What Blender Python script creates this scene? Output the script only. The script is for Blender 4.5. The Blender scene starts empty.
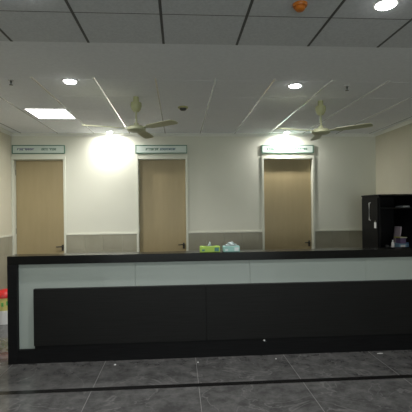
import bpy, bmesh, math, random
from mathutils import Vector, Matrix
random.seed(7)
S = bpy.context.scene
COL = S.collection
R = math.radians

# ---------------------------------------------------------------- camera, world, light, exposure
EYE = 1.62
F = 400.0
cam = bpy.data.cameras.new('camera')
camo = bpy.data.objects.new('camera', cam)
COL.objects.link(camo)
camo.location = (0, 0, EYE)
YAW, ROLL = R(3.9), .0115
camo.rotation_mode = 'QUATERNION'
CR = Matrix.Rotation(-YAW, 3, 'Z') @ Matrix.Rotation(R(90), 3, 'X') @ Matrix.Rotation(-ROLL, 3, 'Z')
camo.rotation_quaternion = CR.to_quaternion()
cam.sensor_width = 36
cam.lens = 36 * F / 412
cam.shift_y = (209 - 206) / 412
cam.clip_start = 0.05
S.camera = camo
w = bpy.data.worlds.new('world')
S.world = w
w.use_nodes = True
w.node_tree.nodes['Background'].inputs[0].default_value = (0.92, 1.0, 0.97, 1)
w.node_tree.nodes['Background'].inputs[1].default_value = 1.7
S.view_settings.view_transform = 'Standard'
S.view_settings.look = 'None'
S.view_settings.gamma = 1
S.view_settings.use_curve_mapping = False
S.view_settings.exposure = 0.94
W_DOWN = 8.0      # ordinary downlight
W_WALL = 8.5     # downlight grazing the back wall
W_PANEL = 14.0    # square panel
DISC = 14.0

CEIL = 2.875
def ray(px, py):
    return CR @ Vector((px-206, 209-py, -F))
def cp(px, py, z=CEIL):
    """point of a level plane seen at a place of the photograph"""
    d = ray(px, py); t = (z-EYE)/d.z
    return (d.x*t, d.y*t)
def wp(px, py, Y):
    """(x, z) on an upright plane facing the room at distance Y"""
    d = ray(px, py); t = Y/d.y
    return (d.x*t, EYE+d.z*t)

# ---------------------------------------------------------------- materials
def mat(name, col, rough=0.6, metal=0.0, spec=0.5, emit=None, es=0.0, coat=0.0):
    m = bpy.data.materials.new(name)
    m.use_nodes = True
    b = m.node_tree.nodes['Principled BSDF']
    b.inputs['Base Color'].default_value = (*col, 1)
    b.inputs['Roughness'].default_value = rough
    b.inputs['Metallic'].default_value = metal
    b.inputs['Specular IOR Level'].default_value = spec
    b.inputs['Coat Weight'].default_value = coat
    if emit:
        b.inputs['Emission Color'].default_value = (*emit, 1)
        b.inputs['Emission Strength'].default_value = es
    return m

def noisy(m, c1, c2, scale=4, detail=6, stretch=(1, 1, 1), lo=0.35, hi=0.65, bump=0.0):
    nt = m.node_tree
    b = nt.nodes['Principled BSDF']
    tc = nt.nodes.new('ShaderNodeTexCoord')
    mp = nt.nodes.new('ShaderNodeMapping')
    mp.inputs['Scale'].default_value = stretch
    nz = nt.nodes.new('ShaderNodeTexNoise')
    nz.inputs['Scale'].default_value = scale
    nz.inputs['Detail'].default_value = detail
    rp = nt.nodes.new('ShaderNodeValToRGB')
    rp.color_ramp.elements[0].position = lo
    rp.color_ramp.elements[1].position = hi
    rp.color_ramp.elements[0].color = (*c1, 1)
    rp.color_ramp.elements[1].color = (*c2, 1)
    nt.links.new(tc.outputs['Object'], mp.inputs[0])
    nt.links.new(mp.outputs[0], nz.inputs['Vector'])
    nt.links.new(nz.outputs[0], rp.inputs[0])
    nt.links.new(rp.outputs[0], b.inputs['Base Color'])
    if bump:
        bp = nt.nodes.new('ShaderNodeBump')
        bp.inputs['Strength'].default_value = bump
        bp.inputs['Distance'].default_value = 0.002
        nt.links.new(nz.outputs[0], bp.inputs['Height'])
        nt.links.new(bp.outputs[0], b.inputs['Normal'])
    return rp, mp, nz

M = {}
M['wall'] = mat('wall_paint', (.62, .62, .54), .7, spec=.3)
noisy(M['wall'], (.64, .64, .545), (.67, .67, .575), 1.3)
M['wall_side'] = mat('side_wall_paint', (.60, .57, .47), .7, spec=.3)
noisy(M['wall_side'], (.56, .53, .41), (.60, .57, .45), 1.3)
M['ceil'] = mat('ceiling_board', (.5, .5, .5), .85, spec=.2)
noisy(M['ceil'], (.73, .75, .79), (.77, .79, .83), 30, bump=.1)
M['tile'] = mat('mineral_tile', (.40, .40, .40), .9, spec=.2)
noisy(M['tile'], (.55, .57, .60), (.62, .64, .67), 60, bump=.1)
M['groove'] = mat('ceiling_joint', (.10, .10, .10), .8)
M['tbar'] = mat('white_grid_bar', (.90, .91, .92), .17, metal=.5, spec=.8)
M['cornice'] = mat('cornice_white', (.80, .81, .76), .5)
M['dado'] = mat('taupe_wall_tile', (.30, .29, .24), .3)
rp, mp, nz = noisy(M['dado'], (.29, .28, .21), (.34, .325, .25), 3)
M['dadotrim'] = mat('pale_edge_tile', (.66, .66, .56), .4)
M['frame'] = mat('door_frame_paint', (.64, .65, .55), .5)
M['leaf'] = mat('tan_door_laminate', (.40, .31, .18), .45)
noisy(M['leaf'], (.33, .265, .14), (.35, .28, .152), 5, stretch=(3, 3, .4))
M['chrome'] = mat('brushed_steel', (.35, .33, .27), .3, metal=1)
M['bronze'] = mat('dark_bronze', (.06, .055, .045), .35, metal=.6)
M['black'] = mat('black_laminate', (.012, .012, .013), .5, spec=.15)
noisy(M['black'], (.005, .005, .006), (.009, .009, .010), 8, stretch=(.5, 3, 14))
M['panel'] = mat('dark_wood_laminate', (.012, .012, .013), .5, spec=.2)
noisy(M['panel'], (.007, .007, .007), (.012, .012, .012), 6, stretch=(.4, 2, 22))
M['top'] = mat('polished_black_top', (.004, .004, .004), .2, spec=.2)
M['mint'] = mat('frosted_mint_glass', (.30, .38, .35), .35, coat=.3)
noisy(M['mint'], (.375, .425, .40), (.40, .45, .425), 1.2)
M['green'] = mat('sign_green', (.03, .16, .10), .5)
M['board'] = mat('sign_white', (.60, .68, .62), .4)
M['ink_b'] = mat('sign_blue_ink', (.04, .12, .18), .5)
M['ink_l'] = mat('sign_lilac_ink', (.12, .12, .24), .5)
M['ink_g'] = mat('sign_green_ink', (.02, .12, .07), .5)
M['fan'] = mat('cream_enamel', (.42, .43, .28), .4)
M['fancup'] = mat('yellow_cream_plastic', (.42, .43, .24), .4)
M['white'] = mat('white_plastic', (.75, .75, .75), .4)
M['emit'] = mat('lamp_diffuser', (.9, .9, .9), .5, emit=(1, 1, .97), es=DISC)
M['emitp'] = mat('panel_diffuser', (.9, .9, .9), .5, emit=(1, 1, .97), es=4.0)
M['orange'] = mat('orange_plastic', (.55, .16, .012), .4)
M['olive'] = mat('yellowed_plastic', (.42, .40, .18), .4)
M['dark'] = mat('dark_metal', (.03, .03, .03), .4)
M['cab'] = mat('black_cabinet_metal', (.004, .004, .005), .45, spec=.2)
M['tissue'] = mat('tissue_paper', (.62, .70, .70), .9)
M['lime'] = mat('lime_carton', (.34, .52, .08), .5)
M['aqua'] = mat('aqua_carton', (.28, .50, .46), .5)
M['teal'] = mat('dark_teal_print', (.06, .20, .17), .5)
M['blue'] = mat('blue_cover', (.08, .18, .34), .5)
M['pale_blue'] = mat('pale_blue_cover', (.22, .36, .48), .5)
M['purple'] = mat('purple_cover', (.16, .11, .22), .5)
M['pink'] = mat('pale_pink_paper', (.48, .40, .45), .6)
M['yellow'] = mat('yellow_folder', (.42, .42, .12), .5)
M['red'] = mat('red_plastic', (.55, .02, .02), .35)
M['bin_y'] = mat('yellow_plastic', (.62, .55, .18), .45)
M['bin_g'] = mat('green_print', (.12, .40, .10), .45)
M['strip'] = mat('black_granite_strip', (.008, .008, .008), .25)
M['joint'] = mat('pale_floor_joint', (.16, .16, .16), .5)

# polished grey marble floor: cloudy greys with thin pale veins
def floor_mat():
    m = mat('grey_marble', (.05, .05, .05), .15)
    nt = m.node_tree
    b = nt.nodes['Principled BSDF']
    rp, mp, nz = noisy(m, (.060, .060, .061), (.125, .125, .125), 6.0, 12, lo=.40, hi=.64)
    nz.inputs['Roughness'].default_value = .75
    n2 = nt.nodes.new('ShaderNodeTexNoise')
    n2.inputs['Scale'].default_value = 1.7
    n2.inputs['Detail'].default_value = 7
    n2.inputs['Distortion'].default_value = 1.1
    nt.links.new(mp.outputs[0], n2.inputs['Vector'])
    a = nt.nodes.new('ShaderNodeMath'); a.operation = 'SUBTRACT'; a.inputs[1].default_value = .5
    c = nt.nodes.new('ShaderNodeMath'); c.operation = 'ABSOLUTE'
    r2 = nt.nodes.new('ShaderNodeValToRGB')
    r2.color_ramp.elements[0].position = 0; r2.color_ramp.elements[0].color = (.75, .75, .75, 1)
    r2.color_ramp.elements[1].position = .010; r2.color_ramp.elements[1].color = (0, 0, 0, 1)
    mx = nt.nodes.new('ShaderNodeMixRGB'); mx.inputs[2].default_value = (.17, .17, .17, 1)
    nt.links.new(n2.outputs[0], a.inputs[0]); nt.links.new(a.outputs[0], c.inputs[0])
    nt.links.new(c.outputs[0], r2.inputs[0]); nt.links.new(r2.outputs[0], mx.inputs[0])
    nt.links.new(rp.outputs[0], mx.inputs[1]); nt.links.new(mx.outputs[0], b.inputs['Base Color'])
    return m
M['floor'] = floor_mat()

# ---------------------------------------------------------------- mesh helpers
def box(bm, x0, x1, y0, y1, z0, z1, bev=0.0, mtx=None):
    m = Matrix.Translation(((x0+x1)/2, (y0+y1)/2, (z0+z1)/2)) @ Matrix.Diagonal((x1-x0, y1-y0, z1-z0, 1))
    if mtx is not None:
        m = mtx @ m
    r = bmesh.ops.create_cube(bm, size=1, matrix=m)
    if bev:
        es = list({e for v in r['verts'] for e in v.link_edges})
        bmesh.ops.bevel(bm, geom=es, offset=bev, segments=2, affect='EDGES', profile=.7)

def lathe(bm, prof, c=(0, 0, 0), n=32, mtx=None, sx=1, sy=1):
    """prof: list of (radius, z); closed at both ends when the radius is 0"""
    rings = []
    for r, z in prof:
        if r < 1e-6:
            rings.append([bm.verts.new((c[0], c[1], c[2]+z))])
        else:
            rings.append([bm.verts.new((c[0]+sx*r*math.cos(2*math.pi*i/n), c[1]+sy*r*math.sin(2*math.pi*i/n), c[2]+z)) for i in range(n)])
    for a, b in zip(rings, rings[1:]):
        for i in range(n):
            j = (i+1) % n
            if len(a) == 1 and len(b) == 1: continue
            if len(a) == 1: bm.faces.new((a[0], b[i], b[j]))
            elif len(b) == 1: bm.faces.new((a[i], a[j], b[0]))
            else: bm.faces.new((a[i], a[j], b[j], b[i]))
    if mtx is not None:
        bmesh.ops.transform(bm, matrix=mtx, verts=[v for r in rings for v in r])

def tube(bm, pts, rad, n=10):
    pts = [Vector(p) for p in pts]
    rings = []
    for i, p in enumerate(pts):
        d = (pts[min(i+1, len(pts)-1)] - pts[max(i-1, 0)]).normalized()
        u = d.cross(Vector((0, 0, 1)))
        if u.length < .01: u = d.cross(Vector((1, 0, 0)))
        u.normalize(); v = d.cross(u)
        rings.append([bm.verts.new(p + rad*(u*math.cos(2*math.pi*k/n) + v*math.sin(2*math.pi*k/n))) for k in range(n)])
    for a, b in zip(rings, rings[1:]):
        for k in range(n):
            bm.faces.new((a[k], a[(k+1) % n], b[(k+1) % n], b[k]))
    bm.faces.new(rings[0]); bm.faces.new(rings[-1][::-1])

def obj(name, bm, m, parent=None, smooth=False, loc=None):
    bmesh.ops.recalc_face_normals(bm, faces=bm.faces)
    me = bpy.data.meshes.new(name)
    bm.to_mesh(me); bm.free()
    me.materials.append(M[m] if isinstance(m, str) else m)
    if smooth:
        for p in me.polygons: p.use_smooth = True
        me.set_sharp_from_angle(angle=R(40))
    o = bpy.data.objects.new(name, me)
    COL.objects.link(o)
    if parent: o.parent = parent
    if loc: o.location = loc
    return o
def bobj(name, m, parent, *boxes, bev=0.0):
    bm = bmesh.new()
    for b in boxes: box(bm, *b, bev=bev)
    return obj(name, bm, m, parent)
def tag(o, label, cat, group=None):
    o['label'] = label; o['category'] = cat
    if group: o['group'] = group
    return o
def thing(name, label, cat, loc=(0, 0, 0), rz=0, group=None):
    o = bpy.data.objects.new(name, None)
    COL.objects.link(o)
    o.empty_display_size = .1
    o.location = loc; o.rotation_euler = (0, 0, rz)
    return tag(o, label, cat, group)
def struct(o):
    o['kind'] = 'structure'
    return o
def copy_tree(o, parent=None):
    c = o.copy(); COL.objects.link(c)
    if parent: c.parent = parent
    for ch in list(o.children): copy_tree(ch, c)
    return c

# ---------------------------------------------------------------- room shell
XL, XR, YB, YF = -2.69, 3.39, 6.667, -4.0
def bx(px, py=200): return wp(px, py, YB)[0]
struct(bobj('floor', 'floor', None, (XL-.15, XR+.15, YF-.15, YB+.3, -.1, 0)))
struct(bobj('wall_left', 'wall_side', None, (XL-.15, XL, YF, YB, 0, CEIL)))
struct(bobj('wall_right', 'wall_side', None, (XR, XR+.15, YF, YB, 0, CEIL)))
WX0, WX1, WZ0, WZ1 = XL+.25, XR-.25, .30, 2.65  # opening added in the unseen front wall to let daylight in
struct(bobj('wall_front', 'wall', None, (XL-.15, WX0, YF-.15, YF, 0, CEIL), (WX1, XR+.15, YF-.15, YF, 0, CEIL),
            (WX0, WX1, YF-.15, YF, 0, WZ0), (WX0, WX1, YF-.15, YF, WZ1, CEIL)))
win = bpy.data.objects.new('added_window_1', None); COL.objects.link(win); win['kind'] = 'structure'  # added window behind the camera, never in view, for more frontal light
win.location = ((WX0+WX1)/2, YF-.08, WZ0)
hw_ = (WX1-WX0)/2; wh_ = WZ1-WZ0
bobj('added_window_frame', 'frame', win, (-hw_, hw_, -.03, .03, 0, .05), (-hw_, hw_, -.03, .03, wh_-.05, wh_), (-hw_, -hw_+.05, -.03, .03, .05, wh_-.05),
     (hw_-.05, hw_, -.03, .03, .05, wh_-.05), (-.025, .025, -.03, .03, .05, wh_-.05))
pl = bpy.data.lights.new('added_window_portal', 'AREA'); pl.shape = 'RECTANGLE'; pl.size = WX1-WX0; pl.size_y = wh_
pl.cycles.is_portal = True
po = bpy.data.objects.new('added_window_portal', pl); COL.objects.link(po); po.location = ((WX0+WX1)/2, YF-.16, (WZ0+WZ1)/2); po.rotation_euler = (R(90), 0, 0)

doors = [(12.0, 66.0, 2.505), (136.5, 188.0, 2.505), (262.0, 314.5, 2.505)]   # outer edges of the frames
segs = []
x = XL - .15
for a, b, t in doors:
    xa, xb = bx(a) + .03, bx(b) - .03
    xa = max(xa, XL + .02)
    segs.append((x, xa, YB, YB+.2, 0, CEIL))
    segs.append((xa, xb, YB, YB+.2, t - .02, CEIL))
    x = xb
segs.append((x, XR+.15, YB, YB+.2, 0, CEIL))
struct(bobj('wall_back', 'wall', None, *segs))

ceil = struct(bobj('ceiling', 'ceil', None, (XL-.15, XR+.15, YF-.15, YB+.2, CEIL, CEIL+.1)))
# plain board band lies between a front grid of dark joints and a back grid of white bars
yA = 3.04; yBnd = 3.84
gx0 = -.10; pf = .557
bm = bmesh.new()
for k in range(-6, 8):
    xx = gx0 + k*pf
    if XL < xx < XR: box(bm, xx-.009, xx+.009, YF, yA, CEIL-.003, CEIL+.002)
yy = yA - .46
while yy > YF:
    box(bm, XL, XR, yy-.003, yy+.003, CEIL-.002, CEIL+.002)
    yy -= pf
obj('joint_grid', bm, 'groove', ceil)
bobj('tile_field', 'tile', ceil, (XL, XR, YF, yA, CEIL-.001, CEIL))
bm = bmesh.new()
bx0 = -.785; pb = .577
for k in range(-6, 9):
    xx = bx0 + k*pb
    if XL < xx < XR: box(bm, xx-.007, xx+.007, yBnd, YB-.05, CEIL-.004, CEIL+.002)
yy = 3.90
cb = bmesh.new()
while yy < YB-.05:
    box(cb, XL, XR, yy-.004, yy+.004, CEIL-.001, CEIL+.002)
    yy += pb
obj('grid_bar', bm, 'tbar', ceil)
obj('cross_bar', cb, 'ceil', ceil)

def cornice(n, prof_fn, L0, L1):
    bm = bmesh.new()
    prof = [(0, 0), (.055, 0), (.055, -.010), (.040, -.016), (.018, -.028), (.010, -.042), (0, -.042)]
    a = [bm.verts.new(prof_fn(L0, d, z)) for d, z in prof]
    b = [bm.verts.new(prof_fn(L1, d, z)) for d, z in prof]
    for i in range(len(prof)):
        j = (i+1) % len(prof)
        bm.faces.new((a[i], a[j], b[j], b[i]))
    bm.faces.new(a); bm.faces.new(b[::-1])
    struct(obj(n, bm, 'cornice'))
cornice('trim_1', lambda l, d, z: (l, YB-d, CEIL+z), XL, XR)
cornice('trim_2', lambda l, d, z: (XL+d, l, CEIL+z), YF, YB)
cornice('trim_3', lambda l, d, z: (XR-d, l, CEIL+z), YF, YB)

# tiled wainscot with a pale edge tile
ZD = 1.242
edges = [XL] + [v for a, b, t in doors for v in (bx(a), bx(b))] + [XR]
n = 4
for i in range(0, len(edges), 2):
    a, b = edges[i], edges[i+1]
    if b - a < .05: continue
    bm = bmesh.new(); k = 0
    xx = a
    while xx < b - .01:
        x2 = min(xx + .30, b)
        for z in (0, .31, .62, .93):
            box(bm, xx+.001, x2-.001, YB-.012, YB, z+.001, z+.309-(.02 if z == .93 else 0), bev=.001)
        xx = x2
    t = struct(obj('trim_%d' % n, bm, 'dado')); n += 1
    bobj('edge_tile', 'dadotrim', t, (a, b, YB-.018, YB, ZD-.022, ZD+.004), bev=.002)
for xs, nm in ((XL, 1), (XR, -1)):
    bm = bmesh.new()
    yy = YF
    while yy < YB-.02:
        y2 = min(yy+.3, YB-.02)
        for z in (0, .31, .62, .93):
            xa, xb = sorted((xs, xs + nm*.012))
            box(bm, xa, xb, yy+.001, y2-.001, z+.001, z+.309-(.02 if z == .93 else 0))
        yy = y2
    t = struct(obj('trim_%d' % n, bm, 'dado')); n += 1
    xa, xb = sorted((xs, xs + nm*.018))
    bobj('edge_tile', 'dadotrim', t, (xa, xb, YF, YB-.02, ZD-.022, ZD+.004))

# doors
for i, (a, b, t) in enumerate(doors):
    xa, xb, zt = bx(a), bx(b), t
    xa = max(xa, XL+.001)
    d = bpy.data.objects.new('door_%d' % (i+1), None); COL.objects.link(d)
    d['kind'] = 'structure'
    d.location = ((xa+xb)/2, YB, 0)
    h = (xb-xa)/2
    fw = .034
    ft = zt - (0.05)
    bobj('door_frame', 'frame', d,
         (-h, -h+fw, -.02, .13, 0, zt), (h-fw, h, -.02, .13, 0, zt), (-h+fw, h-fw, -.02, .13, ft, zt), bev=.003)
    # rebate stop the leaf closes against
    bobj('door_stop', 'frame', d,
         (-h+fw, -h+fw+.012, .115, .13, 0, ft), (h-fw-.012, h-fw, .115, .13, 0, ft), (-h+fw, h-fw, .115, .13, ft-.012, ft))
    leaf = bobj('door_leaf', 'leaf', d, (-h+fw+.006, h-fw-.004, .07, .11, .008, ft-.006), bev=.002)
    bm = bmesh.new()
    hx = h-fw-.045; hz = 1.01
    box(bm, hx-.016, hx+.016, .06, .07, hz-.05, hz+.05, bev=.004)
    tube(bm, [(hx, .066, hz+.02), (hx, .02, hz+.02), (hx-.015, .012, hz+.02), (hx-.09, .012, hz+.018)], .010)
    lathe(bm, [(0, 0), (.012, 0), (.012, .012), (0, .012)], n=14,
          mtx=Matrix.Translation((hx, .058, hz-.03)) @ Matrix.Rotation(R(90), 4, 'X') @ Matrix.Translation((0, 0, -.006)))
    obj('door_handle', bm, 'bronze', d, smooth=True)
    for z in (.3, 1.25, ft-.25):
        bobj('hinge', 'chrome', d, (-h+fw-.004, -h+fw+.012, .058, .070, z, z+.09))

# black granite strip in the floor, parallel to the counter, and pale joints
def fp(px, py):
    return Vector((*cp(px, py, 0), 0))
pa, pb_ = Vector((-1.53, 3.68, 0)), Vector((2.25, 3.68, 0))
dirv = (pb_-pa).normalized(); nor = Vector((-dirv.y, dirv.x, 0))
def quad_prism(bm, p, q, wd, z0, z1):
    d = (q-p).normalized(); nn = Vector((-d.y, d.x, 0))*wd/2
    v = [bm.verts.new((*(c.xy), z)) for z in (z0, z1) for c in (p-nn, q-nn, q+nn, p+nn)]
    for f in ((3, 2, 1, 0), (4, 5, 6, 7), (0, 1, 5, 4), (1, 2, 6, 5), (2, 3, 7, 6), (3, 0, 4, 7)):
        bm.faces.new([v[k] for k in f])
bm = bmesh.new()
quad_prism(bm, pa - dirv*.9, pb_ + dirv*.55, .068, -.01, .0012)
st = struct(obj('trim_%d' % n, bm, 'strip')); n += 1
bm = bmesh.new()
for cx_ in (-2.56-.2, -1.77, -.80, .165, 1.135, 2.10, 3.07):
    if cx_ < XL: continue
    c = Vector((cx_, 0, 0))
    quad_prism(bm, Vector((c.x, 0.5, 0)), Vector((c.x, YB-.1, 0)), .005, -.01, .0008)
for k in range(1, 4):
    quad_prism(bm, pa - dirv*.9 - nor*.96*k, pb_ + dirv*.55 - nor*.96*k, .005, -.01, .0008)
struct(obj('trim_%d' % n, bm, 'joint')); n += 1

# ---------------------------------------------------------------- reception counter
ang = 0.0
P0 = Vector((-1.815, 4.355, 0))
def tu(px, py=300):
    return wp(px, py, P0.y)[0] - P0.x
LEN = 5.19; HT = 1.142
ct = thing('reception_counter', 'long black reception counter with a pale mint glass front band', 'counter', P0, ang)
bobj('ledge_top', 'top', ct, (0, LEN, 0, .22, HT-.09, HT), bev=.003)
bobj('end_panel', 'black', ct, (0, .10, .0, .22, 0, HT-.09), bev=.002)
bobj('end_panel', 'black', ct, (LEN-.04, LEN, .0, .22, 0, HT-.09), bev=.002)
bobj('carcass', 'black', ct, (.10, LEN-.04, .07, .20, 0, HT-.09))
ux = [.10] + [tu(p) for p in (135, 251, 368)] + [LEN-.04]
for i in range(4):
    z0 = .147
    bobj('glass_panel', 'mint', ct, (ux[i]+.0012, ux[i+1]-.0012, .045, .07, z0, HT-.091), bev=.001)
fx = [.27, tu(206), LEN-.04]
for i in range(2):
    bobj('front_panel', 'panel', ct, (fx[i]+.001, fx[i+1]-.001, -.012, .044, .19, .79), bev=.002)
bobj('plinth', 'black', ct, (.10, LEN-.04, .006, .068, 0, .147))
bobj('kick_rail', 'black', ct, (.275, LEN-.04, .006, .044, .147, .189))
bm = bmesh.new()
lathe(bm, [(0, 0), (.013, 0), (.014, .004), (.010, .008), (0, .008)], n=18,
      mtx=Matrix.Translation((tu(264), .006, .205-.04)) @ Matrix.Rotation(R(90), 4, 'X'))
lk = obj('disc', bm, mat('polished_steel', (.8, .8, .8), .15, metal=1), ct, smooth=True)  # small polished disc on the kick rail
lk['label'] = 'small round polished disc'
bobj('desk_top', 'black', ct, (.10, LEN-.2, .20, .75, .72, .75), bev=.002)
bobj('desk_side', 'black', ct, (.10, .13, .20, .72, 0, .72))
bobj('desk_side', 'black', ct, (2.4, 2.43, .20, .72, 0, .72))
bobj('desk_side', 'black', ct, (LEN-.4, LEN-.37, .20, .72, 0, .72))
CM = Matrix.Translation(P0) @ Matrix.Rotation(ang, 4, 'Z')
def on_counter(u, v, z=HT): return CM @ Vector((u, v, z))

# ---------------------------------------------------------------- tissue boxes on the ledge
def tissue_box(name, label, px0, px1, h, body, pr, crumple):
    u0, u1 = tu(px0), tu(px1); wd = (u1-u0)/2
    t = thing(name, label, 'tissue box', on_counter((u0+u1)/2, .10, HT+.001), ang, None)
    bobj('carton', body, t, (-wd, wd, -.055, .055, 0, h), bev=.004)
    bobj('printed_band', pr, t, (-wd+.02, -wd+.05, -.0562, -.054, h*.2, h*.5))
    bobj('printed_band', pr, t, (wd-.06, wd-.012, -.0562, -.054, h*.15, h*.8))
    bm = bmesh.new()
    lathe(bm, [(0, 0), (.045, 0), (.045, .002), (0, .002)], (0, 0, h-.001), n=24, sx=1.4, sy=.6)
    obj('opening', bm, 'dark', t)
    bm = bmesh.new()
    N = 14; g = []
    rnd = random.Random(px0)
    for i in range(N+1):
        row = []
        for j in range(5):
            q = i/N
            xx = (q-.5)*crumple
            zz = h + .002 + .05*math.sin(math.pi*q)*(.6+.4*rnd.random())*(j/4)
            yy = (.014*math.sin(q*17+j*1.3))*(j/4) + .004*rnd.random()
            row.append(bm.verts.new((xx*(1-.15*j/4), yy, zz)))
        g.append(row)
    for i in range(N):
        for j in range(4):
            bm.faces.new((g[i][j], g[i+1][j], g[i+1][j+1], g[i][j+1]))
    o = obj('tissue', bm, 'tissue', t, smooth=True)
    md = o.modifiers.new('s', 'SOLIDIFY'); md.thickness = .002
    return t
tissue_box('tissue_box', 'lime green tissue carton lying flat on the black counter ledge', 201, 221, .062, 'lime', 'teal', .05)
tissue_box('tissue_box', 'aqua and white tissue carton with crumpled tissues on the counter ledge', 224.5, 241, .060, 'aqua', 'tissue', .18)

# ---------------------------------------------------------------- signs above the doors
def sign(label, px0, px1, py0, py1, cells):
    x0, x1, z1, z0 = bx(px0, 149), bx(px1, 149), 2.685, 2.548
    t = thing('door_sign', label, 'sign', ((x0+x1)/2, YB, z0), 0, 'signs above the doors')
    h = (x1-x0)/2; H = z1-z0
    bobj('sign_board', 'board', t, (-h+.012, h-.012, -.022, -.001, .012, H-.012))
    bobj('sign_border', 'green', t, (-h, h, -.026, -.001, 0, .009), (-h, h, -.026, -.001, H-.009, H),
         (-h, -h+.009, -.026, -.001, .009, H-.009), (h-.009, h, -.026, -.001, .009, H-.009), bev=.001)
    rnd = random.Random(px0)
    for a, b, ink in cells:
        bm = bmesh.new()
        xx = -h + a*2*h; xe = -h + b*2*h
        zc = H*.5
        box(bm, xx, xe, -.0245, -.021, zc+.011, zc+.017)
        while xx < xe - .01:
            wch = rnd.uniform(.016, .030)
            if rnd.random() < .8:
                hh = rnd.uniform(.020, .034)
                box(bm, xx, xx+.008, -.0245, -.021, zc-hh*.7, zc+.014)
                if rnd.random() < .6: box(bm, xx+.004, xx+wch*.8, -.0245, -.021, zc-.006, zc+.004)
            xx += wch
        obj('lettering', bm, ink, t)
sign('narrow green-bordered door sign in the left corner, above the leftmost tan door', 12.5, 65, 145, 153.3,
     [(.10, .42, 'ink_l'), (.56, .68, 'ink_g'), (.70, .84, 'ink_g')])
sign('narrow sign with blue and green lettering above the middle tan door', 135.5, 187, 144.5, 153.3,
     [(.20, .45, 'ink_g'), (.48, .78, 'ink_b')])
sign('narrow door sign brightly lit by the lamp above the rightmost tan door', 261.5, 313, 146, 154.5,
     [(.10, .50, 'ink_g'), (.55, .88, 'ink_g')])

# ---------------------------------------------------------------- lamps
def lamp(name, loc, size, watt, shape='DISK', spread=150, col=(1, .985, .95), sy=None):
    l = bpy.data.lights.new(name, 'AREA')
    l.shape = shape; l.size = size
    if sy: l.size_y = sy
    l.energy = watt; l.spread = R(spread); l.color = col
    return l
def downlight(label, x, y, watt, r=.062, spread=150, group='round recessed downlights'):
    t = thing('ceiling_downlight', label, 'light', (x, y, CEIL), 0, group)
    bm = bmesh.new()
    lathe(bm, [(r, 0), (r+.014, 0), (r+.012, -.005), (r, -.007), (r-.003, -.003), (r-.003, 0)], n=40)
    obj('trim_ring', bm, 'white', t, smooth=True)
    bm = bmesh.new()
    lathe(bm, [(0, -.001), (r-.003, -.001), (r-.003, -.005), (r*.85, -.014), (r*.5, -.020), (0, -.022)], n=40)
    obj('diffuser', bm, 'emit', t)
    lo = bpy.data.objects.new('lamp_glow', lamp('lamp_glow', None, 2*r*.8, watt, spread=spread))
    COL.objects.link(lo); lo.parent = t; lo.location = (0, 0, -.026)
    return t
x, y = cp(70, 81); downlight('round downlight on the left, in front of the square light panel', x, y, W_DOWN)
x, y = cp(295, 85.5); downlight('round downlight on the right, between the orange detector and the lit door sign', x, y, W_DOWN)
x, y = cp(386, 4); downlight('round downlight at the top right, nearest and largest of the lamps', x, y, W_DOWN)
x, y = cp(18, -9); downlight('round downlight just past the top left edge of the picture', x, y, W_DOWN)
downlight('round downlight close to the back wall, between the left and middle doors', bx(110, 140)*.975, YB-.17, W_WALL, r=.045, spread=180)
downlight('round downlight close to the back wall, over the right door and its sign', bx(287, 140)*.975, YB-.17, W_WALL, r=.045, spread=180)

# square panel
xa, ya = cp(23.8, 108); xb, yb = cp(75.5, 118.5)
x0, x1 = -1.885, -1.365
t = thing('light_panel', 'square flush light panel glowing white in the back left of the ceiling', 'light', ((x0+x1)/2, (ya+yb)/2, CEIL))
h = (x1-x0)/2; hy = (yb-ya)/2
bobj('panel_rim', 'white', t, (-h, h, -hy, -hy+.02, -.008, .0), (-h, h, hy-.02, hy, -.008, 0), (-h, -h+.02, -hy+.02, hy-.02, -.008, 0), (h-.02, h, -hy+.02, hy-.02, -.008, 0))
bobj('diffuser', 'emitp', t, (-h+.02, h-.02, -hy+.02, hy-.02, -.005, 0))
lo = bpy.data.objects.new('panel_glow', lamp('panel_glow', None, 2*h-.06, W_PANEL, 'RECTANGLE', 160, sy=2*hy-.06))
COL.objects.link(lo); lo.parent = t; lo.location = (0, 0, -.010)

# ---------------------------------------------------------------- ceiling fans
def make_fan(label, x, y, hubz, rot, cupz):
    t = thing('ceiling_fan', label, 'fan', (x, y, CEIL), 0, 'cream ceiling fans')
    d = hubz - CEIL
    bm = bmesh.new()
    lathe(bm, [(0, 0), (.030, 0), (.034, -.06), (.058, -.065), (.062, -.10), (.050, -.14), (.030, -.165), (0, -.165)], n=28)
    obj('canopy', bm, 'fancup', t, smooth=True)
    bm = bmesh.new()
    tube(bm, [(0, 0, -.10), (0, 0, d+.03)], .012, 14)
    obj('downrod', bm, 'fan', t, smooth=True)
    bm = bmesh.new()
    lathe(bm, [(0, .065), (.024, .06), (.03, .035), (.075, .025), (.105, .008), (.105, -.018), (.085, -.034), (.04, -.042), (0, -.044)], (0, 0, d), n=36)
    obj('motor_housing', bm, 'fan', t, smooth=True)
    for k in range(3):
        a = rot + k*2*math.pi/3
        bm = bmesh.new()
        # pitched blade: narrow bracket widening to a rounded paddle, extruded thickness
        out = [(.09, -.018), (.17, -.022), (.20, -.050), (.36, -.058), (.54, -.060), (.575, -.045), (.585, 0), (.575, .045), (.54, .060), (.36, .058), (.20, .050), (.17, .022), (.09, .018)]
        up = [bm.verts.new((p, q, .003)) for p, q in out]; dn = [bm.verts.new((p, q, -.003)) for p, q in out]
        bm.faces.new(up); bm.faces.new(dn[::-1])
        for i in range(len(out)):
            j = (i+1) % len(out)
            bm.faces.new((dn[i], dn[j], up[j], up[i]))
        bmesh.ops.transform(bm, matrix=Matrix.Translation((0, 0, d-.004)) @ Matrix.Rotation(a, 4, 'Z') @ Matrix.Rotation(R(-9), 4, 'X'), verts=bm.verts)
        obj('blade', bm, 'fan', t)
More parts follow.
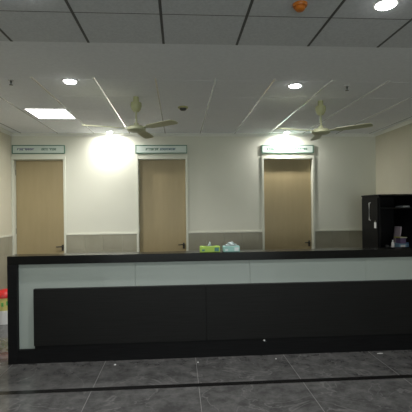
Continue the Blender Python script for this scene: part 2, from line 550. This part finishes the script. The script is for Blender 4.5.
x, y = cp(136, 97); make_fan('cream ceiling fan on the left, beside the bright white grid bar', x, y, EYE + .905, R(-41), 0)
x, y = cp(320.5, 101); make_fan('cream ceiling fan on the right, behind the right middle downlight', x, y, EYE + .90, R(-42), 0)

# ---------------------------------------------------------------- detectors and sprinklers
def detector(label, px, py, base, dome, r):
    x, y = cp(px, py)
    t = thing('smoke_detector', label, 'detector', (x, y, CEIL), 0)
    bm = bmesh.new()
    lathe(bm, [(0, 0), (r, 0), (r, -.010), (r*.92, -.018), (0, -.018)], n=32)
    obj('base', bm, base, t, smooth=True)
    bm = bmesh.new()
    lathe(bm, [(0, -.018), (r*.68, -.018), (r*.64, -.035), (r*.42, -.044), (0, -.046)], n=32)
    obj('sensor_dome', bm, dome, t, smooth=True)
detector('orange smoke detector at the top centre of the ceiling', 300, 4, 'orange', 'orange', .045)
detector('yellowed smoke detector with a dark centre above the middle door', 183, 107, 'olive', 'dark', .062)
def sprinkler(label, px, py):
    x, y = cp(px, py)
    t = thing('fire_sprinkler', label, 'sprinkler', (x, y, CEIL), 0, 'pendant fire sprinklers')
    bm = bmesh.new(); lathe(bm, [(0, 0), (.028, 0), (.024, -.006), (0, -.007)], n=24); obj('escutcheon', bm, 'tbar', t, smooth=True)
    bm = bmesh.new(); lathe(bm, [(0, -.006), (.010, -.006), (.010, -.022), (.005, -.03), (.005, -.045), (0, -.045)], n=16); obj('nozzle', bm, 'dark', t, smooth=True)
    bm = bmesh.new(); lathe(bm, [(0, -.045), (.018, -.045), (.018, -.048), (0, -.048)], n=20); obj('deflector', bm, 'dark', t)
sprinkler('small dark fire sprinkler at the left edge, beside the left downlight', 11, 80)
sprinkler('small dark fire sprinkler to the right of the right downlight', 347, 86)

# ---------------------------------------------------------------- black cabinet by the right wall
CY0, CY1 = 5.53, 6.06
CX0, CX1 = 2.855, 3.374
CZ = 1.80
cab = thing('storage_cabinet', 'tall black metal cabinet with open shelves, standing behind the counter at right', 'cabinet', (CX0, CY0, 0))
W_, D_ = CX1-CX0, CY1-CY0
bobj('body', 'cab', cab, (0, .02, 0, D_, 0, CZ-.02), (W_-.02, W_, 0, D_, 0, CZ-.02), (.02, W_-.02, D_-.02, D_, 0, CZ-.02), (.02, W_-.02, .005, D_-.02, 0, .08), bev=.001)
bobj('top_panel', 'cab', cab, (-.012, W_, -.01, D_, CZ-.02, CZ), bev=.003)
zs = [.40, .74, 1.01, 1.61]
for z in zs: bobj('shelf', 'cab', cab, (.02, W_-.02, .01, D_-.02, z-.018, z))
dr = bobj('side_door', 'cab', cab, (-.014, -.001, .02, D_-.02, .10, CZ-.05), bev=.002)
def cy(px):
    d = ray(px, 215)
    return CX0*d.y/d.x - CY0    # depth inside the cabinet seen at px on its left face
hy_ = cy(371.5)
bm = bmesh.new()
tube(bm, [(-.016, hy_, 1.685), (-.036, hy_, 1.68), (-.036, hy_, 1.43), (-.016, hy_, 1.425)], .008)
obj('handle', bm, mat('bright_steel', (.85, .85, .85), .4, metal=.3), dr, smooth=True)
# key tag hanging on the cabinet side
tg = thing('key_tag', 'white key tag hanging on the side of the black cabinet', 'key tag', (CX0-.028, CY0+cy(377), 1.315))
bobj('tag_plate', 'white', tg, (-.006, .006, -.022, .022, .0, .085), bev=.004)
bm = bmesh.new(); tube(bm, [(0, .012*math.cos(k*R(30)), .095+.012*math.sin(k*R(30))) for k in range(13)], .0025, 6)
obj('ring', bm, 'chrome', tg)

def shelf_pt(px, yd): return wp(px, 240, yd)[0]
ZS = 1.011
def bottle(label, px, yd, r, h):
    t = thing('bottle', label, 'bottle', (shelf_pt(px, yd), yd, ZS))
    bm = bmesh.new()
    lathe(bm, [(0, 0), (r, 0), (r, h*.62), (r*.8, h*.74), (r*.4, h*.8), (r*.4, h*.86), (0, h*.86)], n=24)
    obj('bottle_body', bm, 'white', t, smooth=True)
    bm = bmesh.new(); lathe(bm, [(0, h*.86), (r*.48, h*.86), (r*.48, h), (0, h)], n=20)
    obj('cap', bm, 'white', t, smooth=True)
bottle('small white bottle standing on the cabinet shelf, left of the blue boxes', 392.8, 5.60, .022, .13)
def cup():
    t = thing('cup', 'small dark grey cup on the cabinet shelf, left of the white bottle', 'cup', (shelf_pt(387, 5.62), 5.62, ZS))
    bm = bmesh.new(); lathe(bm, [(0, 0), (.018, 0), (.024, .055), (.021, .055), (.016, .004), (0, .004)], n=24)
    obj('cup_body', bm, mat('grey_plastic', (.06, .06, .06), .4), t, smooth=True)
    bm = bmesh.new(); tube(bm, [(.021, 0, .012), (.034, 0, .016), (.036, 0, .038), (.023, 0, .045)], .003, 8)
    obj('cup_handle', bm, 'dark', t, smooth=True)
cup()
def carton(label, px0, px1, yd, z, h, dep, m, band=None):
    x0, x1 = shelf_pt(px0, yd), shelf_pt(px1, yd)
    t = thing('carton', label, 'box', ((x0+x1)/2, yd, z)); hw = (x1-x0)/2
    bobj('carton_body', m, t, (-hw, hw, 0, dep, 0, h), bev=.002)
    if band: bobj('printed_label', band, t, (-hw*.7, hw*.5, -.001, .0, h*.3, h*.75))
carton('pale blue box at the bottom of the heap on the cabinet shelf', 399.5, 407, 5.62, ZS, .07, .16, 'pale_blue', 'white')
carton('deep blue box beside the pale blue box on the cabinet shelf', 407.4, 408.7, 5.64, ZS, .085, .14, 'blue', 'pale_blue')
carton('dark purple box lying on the pale blue box on the cabinet shelf', 400.5, 406, 5.65, ZS+.071, .08, .12, 'purple')
# folders leaning against the heap
def folder(label, x, y, z, wd, h, tilt, m, th=.012):
    t = thing('folder', label, 'folder', (x, y, z)); t.rotation_euler = (0, R(tilt), 0)
    bobj('cover', m, t, (-th/2, th/2, 0, wd, 0, h), bev=.001)
    bobj('pages', 'white', t, (-th/2+.002, th/2-.002, .003, wd-.003, h, h+.002))
folder('pale pink folder leaning upright behind the blue boxes on the shelf', shelf_pt(406.2, 5.60), 5.79, ZS, .17, .31, 7, 'pink', .016)
t = thing('folder', 'yellow green folder lying flat on the heap of boxes in the cabinet', 'folder', (shelf_pt(406, 5.60), 5.66, ZS+.1515)); t.rotation_euler = (0, R(0), R(6))
bobj('cover', 'yellow', t, (-.075, .035, -.03, .12, 0, .014), bev=.001)
bobj('pages', 'white', t, (-.073, .033, -.032, -.03, .003, .011))
t = thing('paper_stack', 'thin stack of grey papers on the upper shelf of the black cabinet', 'papers', (shelf_pt(407, 5.6), 5.58, 1.611))
for k in range(3):
    bm = bmesh.new(); box(bm, -.07+.004*k, .035, 0, .2, .008*k, .008*k+.007)
    obj('sheet_bundle', bm, mat('grey_paper', (.30, .32, .33), .8), t)

# ---------------------------------------------------------------- bin in the left corner
t = thing('waste_bin', 'small yellow bin with a red lid by the left wall behind the counter', 'bin', (-2.532, 6.0, 0))
bm = bmesh.new(); lathe(bm, [(0, 0), (.105, 0), (.116, .20), (0, .20)], n=36); obj('lower_body', bm, 'white', t, smooth=True)
bm = bmesh.new(); lathe(bm, [(0, .20), (.118, .20), (.128, .38), (0, .38)], n=36); obj('upper_body', bm, 'bin_y', t, smooth=True)
for k in range(12):
    bm = bmesh.new()
    a = k*R(30)+.1
    m = Matrix.Rotation(a, 4, 'Z') @ Matrix.Translation((.123, 0, .29+.02*math.sin(k*2.1)))
    box(bm, -.006, .006, -.016, .016, -.028, .028, bev=.004, mtx=m)
    obj('printed_leaf', bm, 'bin_g', t)
bm = bmesh.new(); lathe(bm, [(0, .38), (.134, .38), (.136, .40), (.125, .44), (.09, .475), (.03, .49), (0, .49)], n=36); obj('lid', bm, 'red', t, smooth=True)

# ---------------------------------------------------------------- small white bumps on the floor at the foot of the counter
def speck(label, px, py, wd, dp, hh):
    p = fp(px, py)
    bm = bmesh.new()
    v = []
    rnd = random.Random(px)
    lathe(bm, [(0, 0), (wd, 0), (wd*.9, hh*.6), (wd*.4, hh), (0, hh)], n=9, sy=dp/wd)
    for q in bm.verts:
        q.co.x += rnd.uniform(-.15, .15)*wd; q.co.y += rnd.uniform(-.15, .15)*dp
    o = obj('white_speck', bm, 'white', None, loc=(p.x, p.y, .001))
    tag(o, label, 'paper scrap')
speck('tiny white scrap on the floor at the foot of the counter, furthest left', 115, 365, .012, .010, .008)
speck('tiny white scrap on the floor in front of the counter, below the middle door', 198, 362.5, .009, .008, .006)
speck('tiny white scrap on the floor just below the polished disc', 276, 359, .008, .008, .006)
speck('flat white strip on the floor at the right foot of the counter', 380, 353.5, .035, .006, .004)
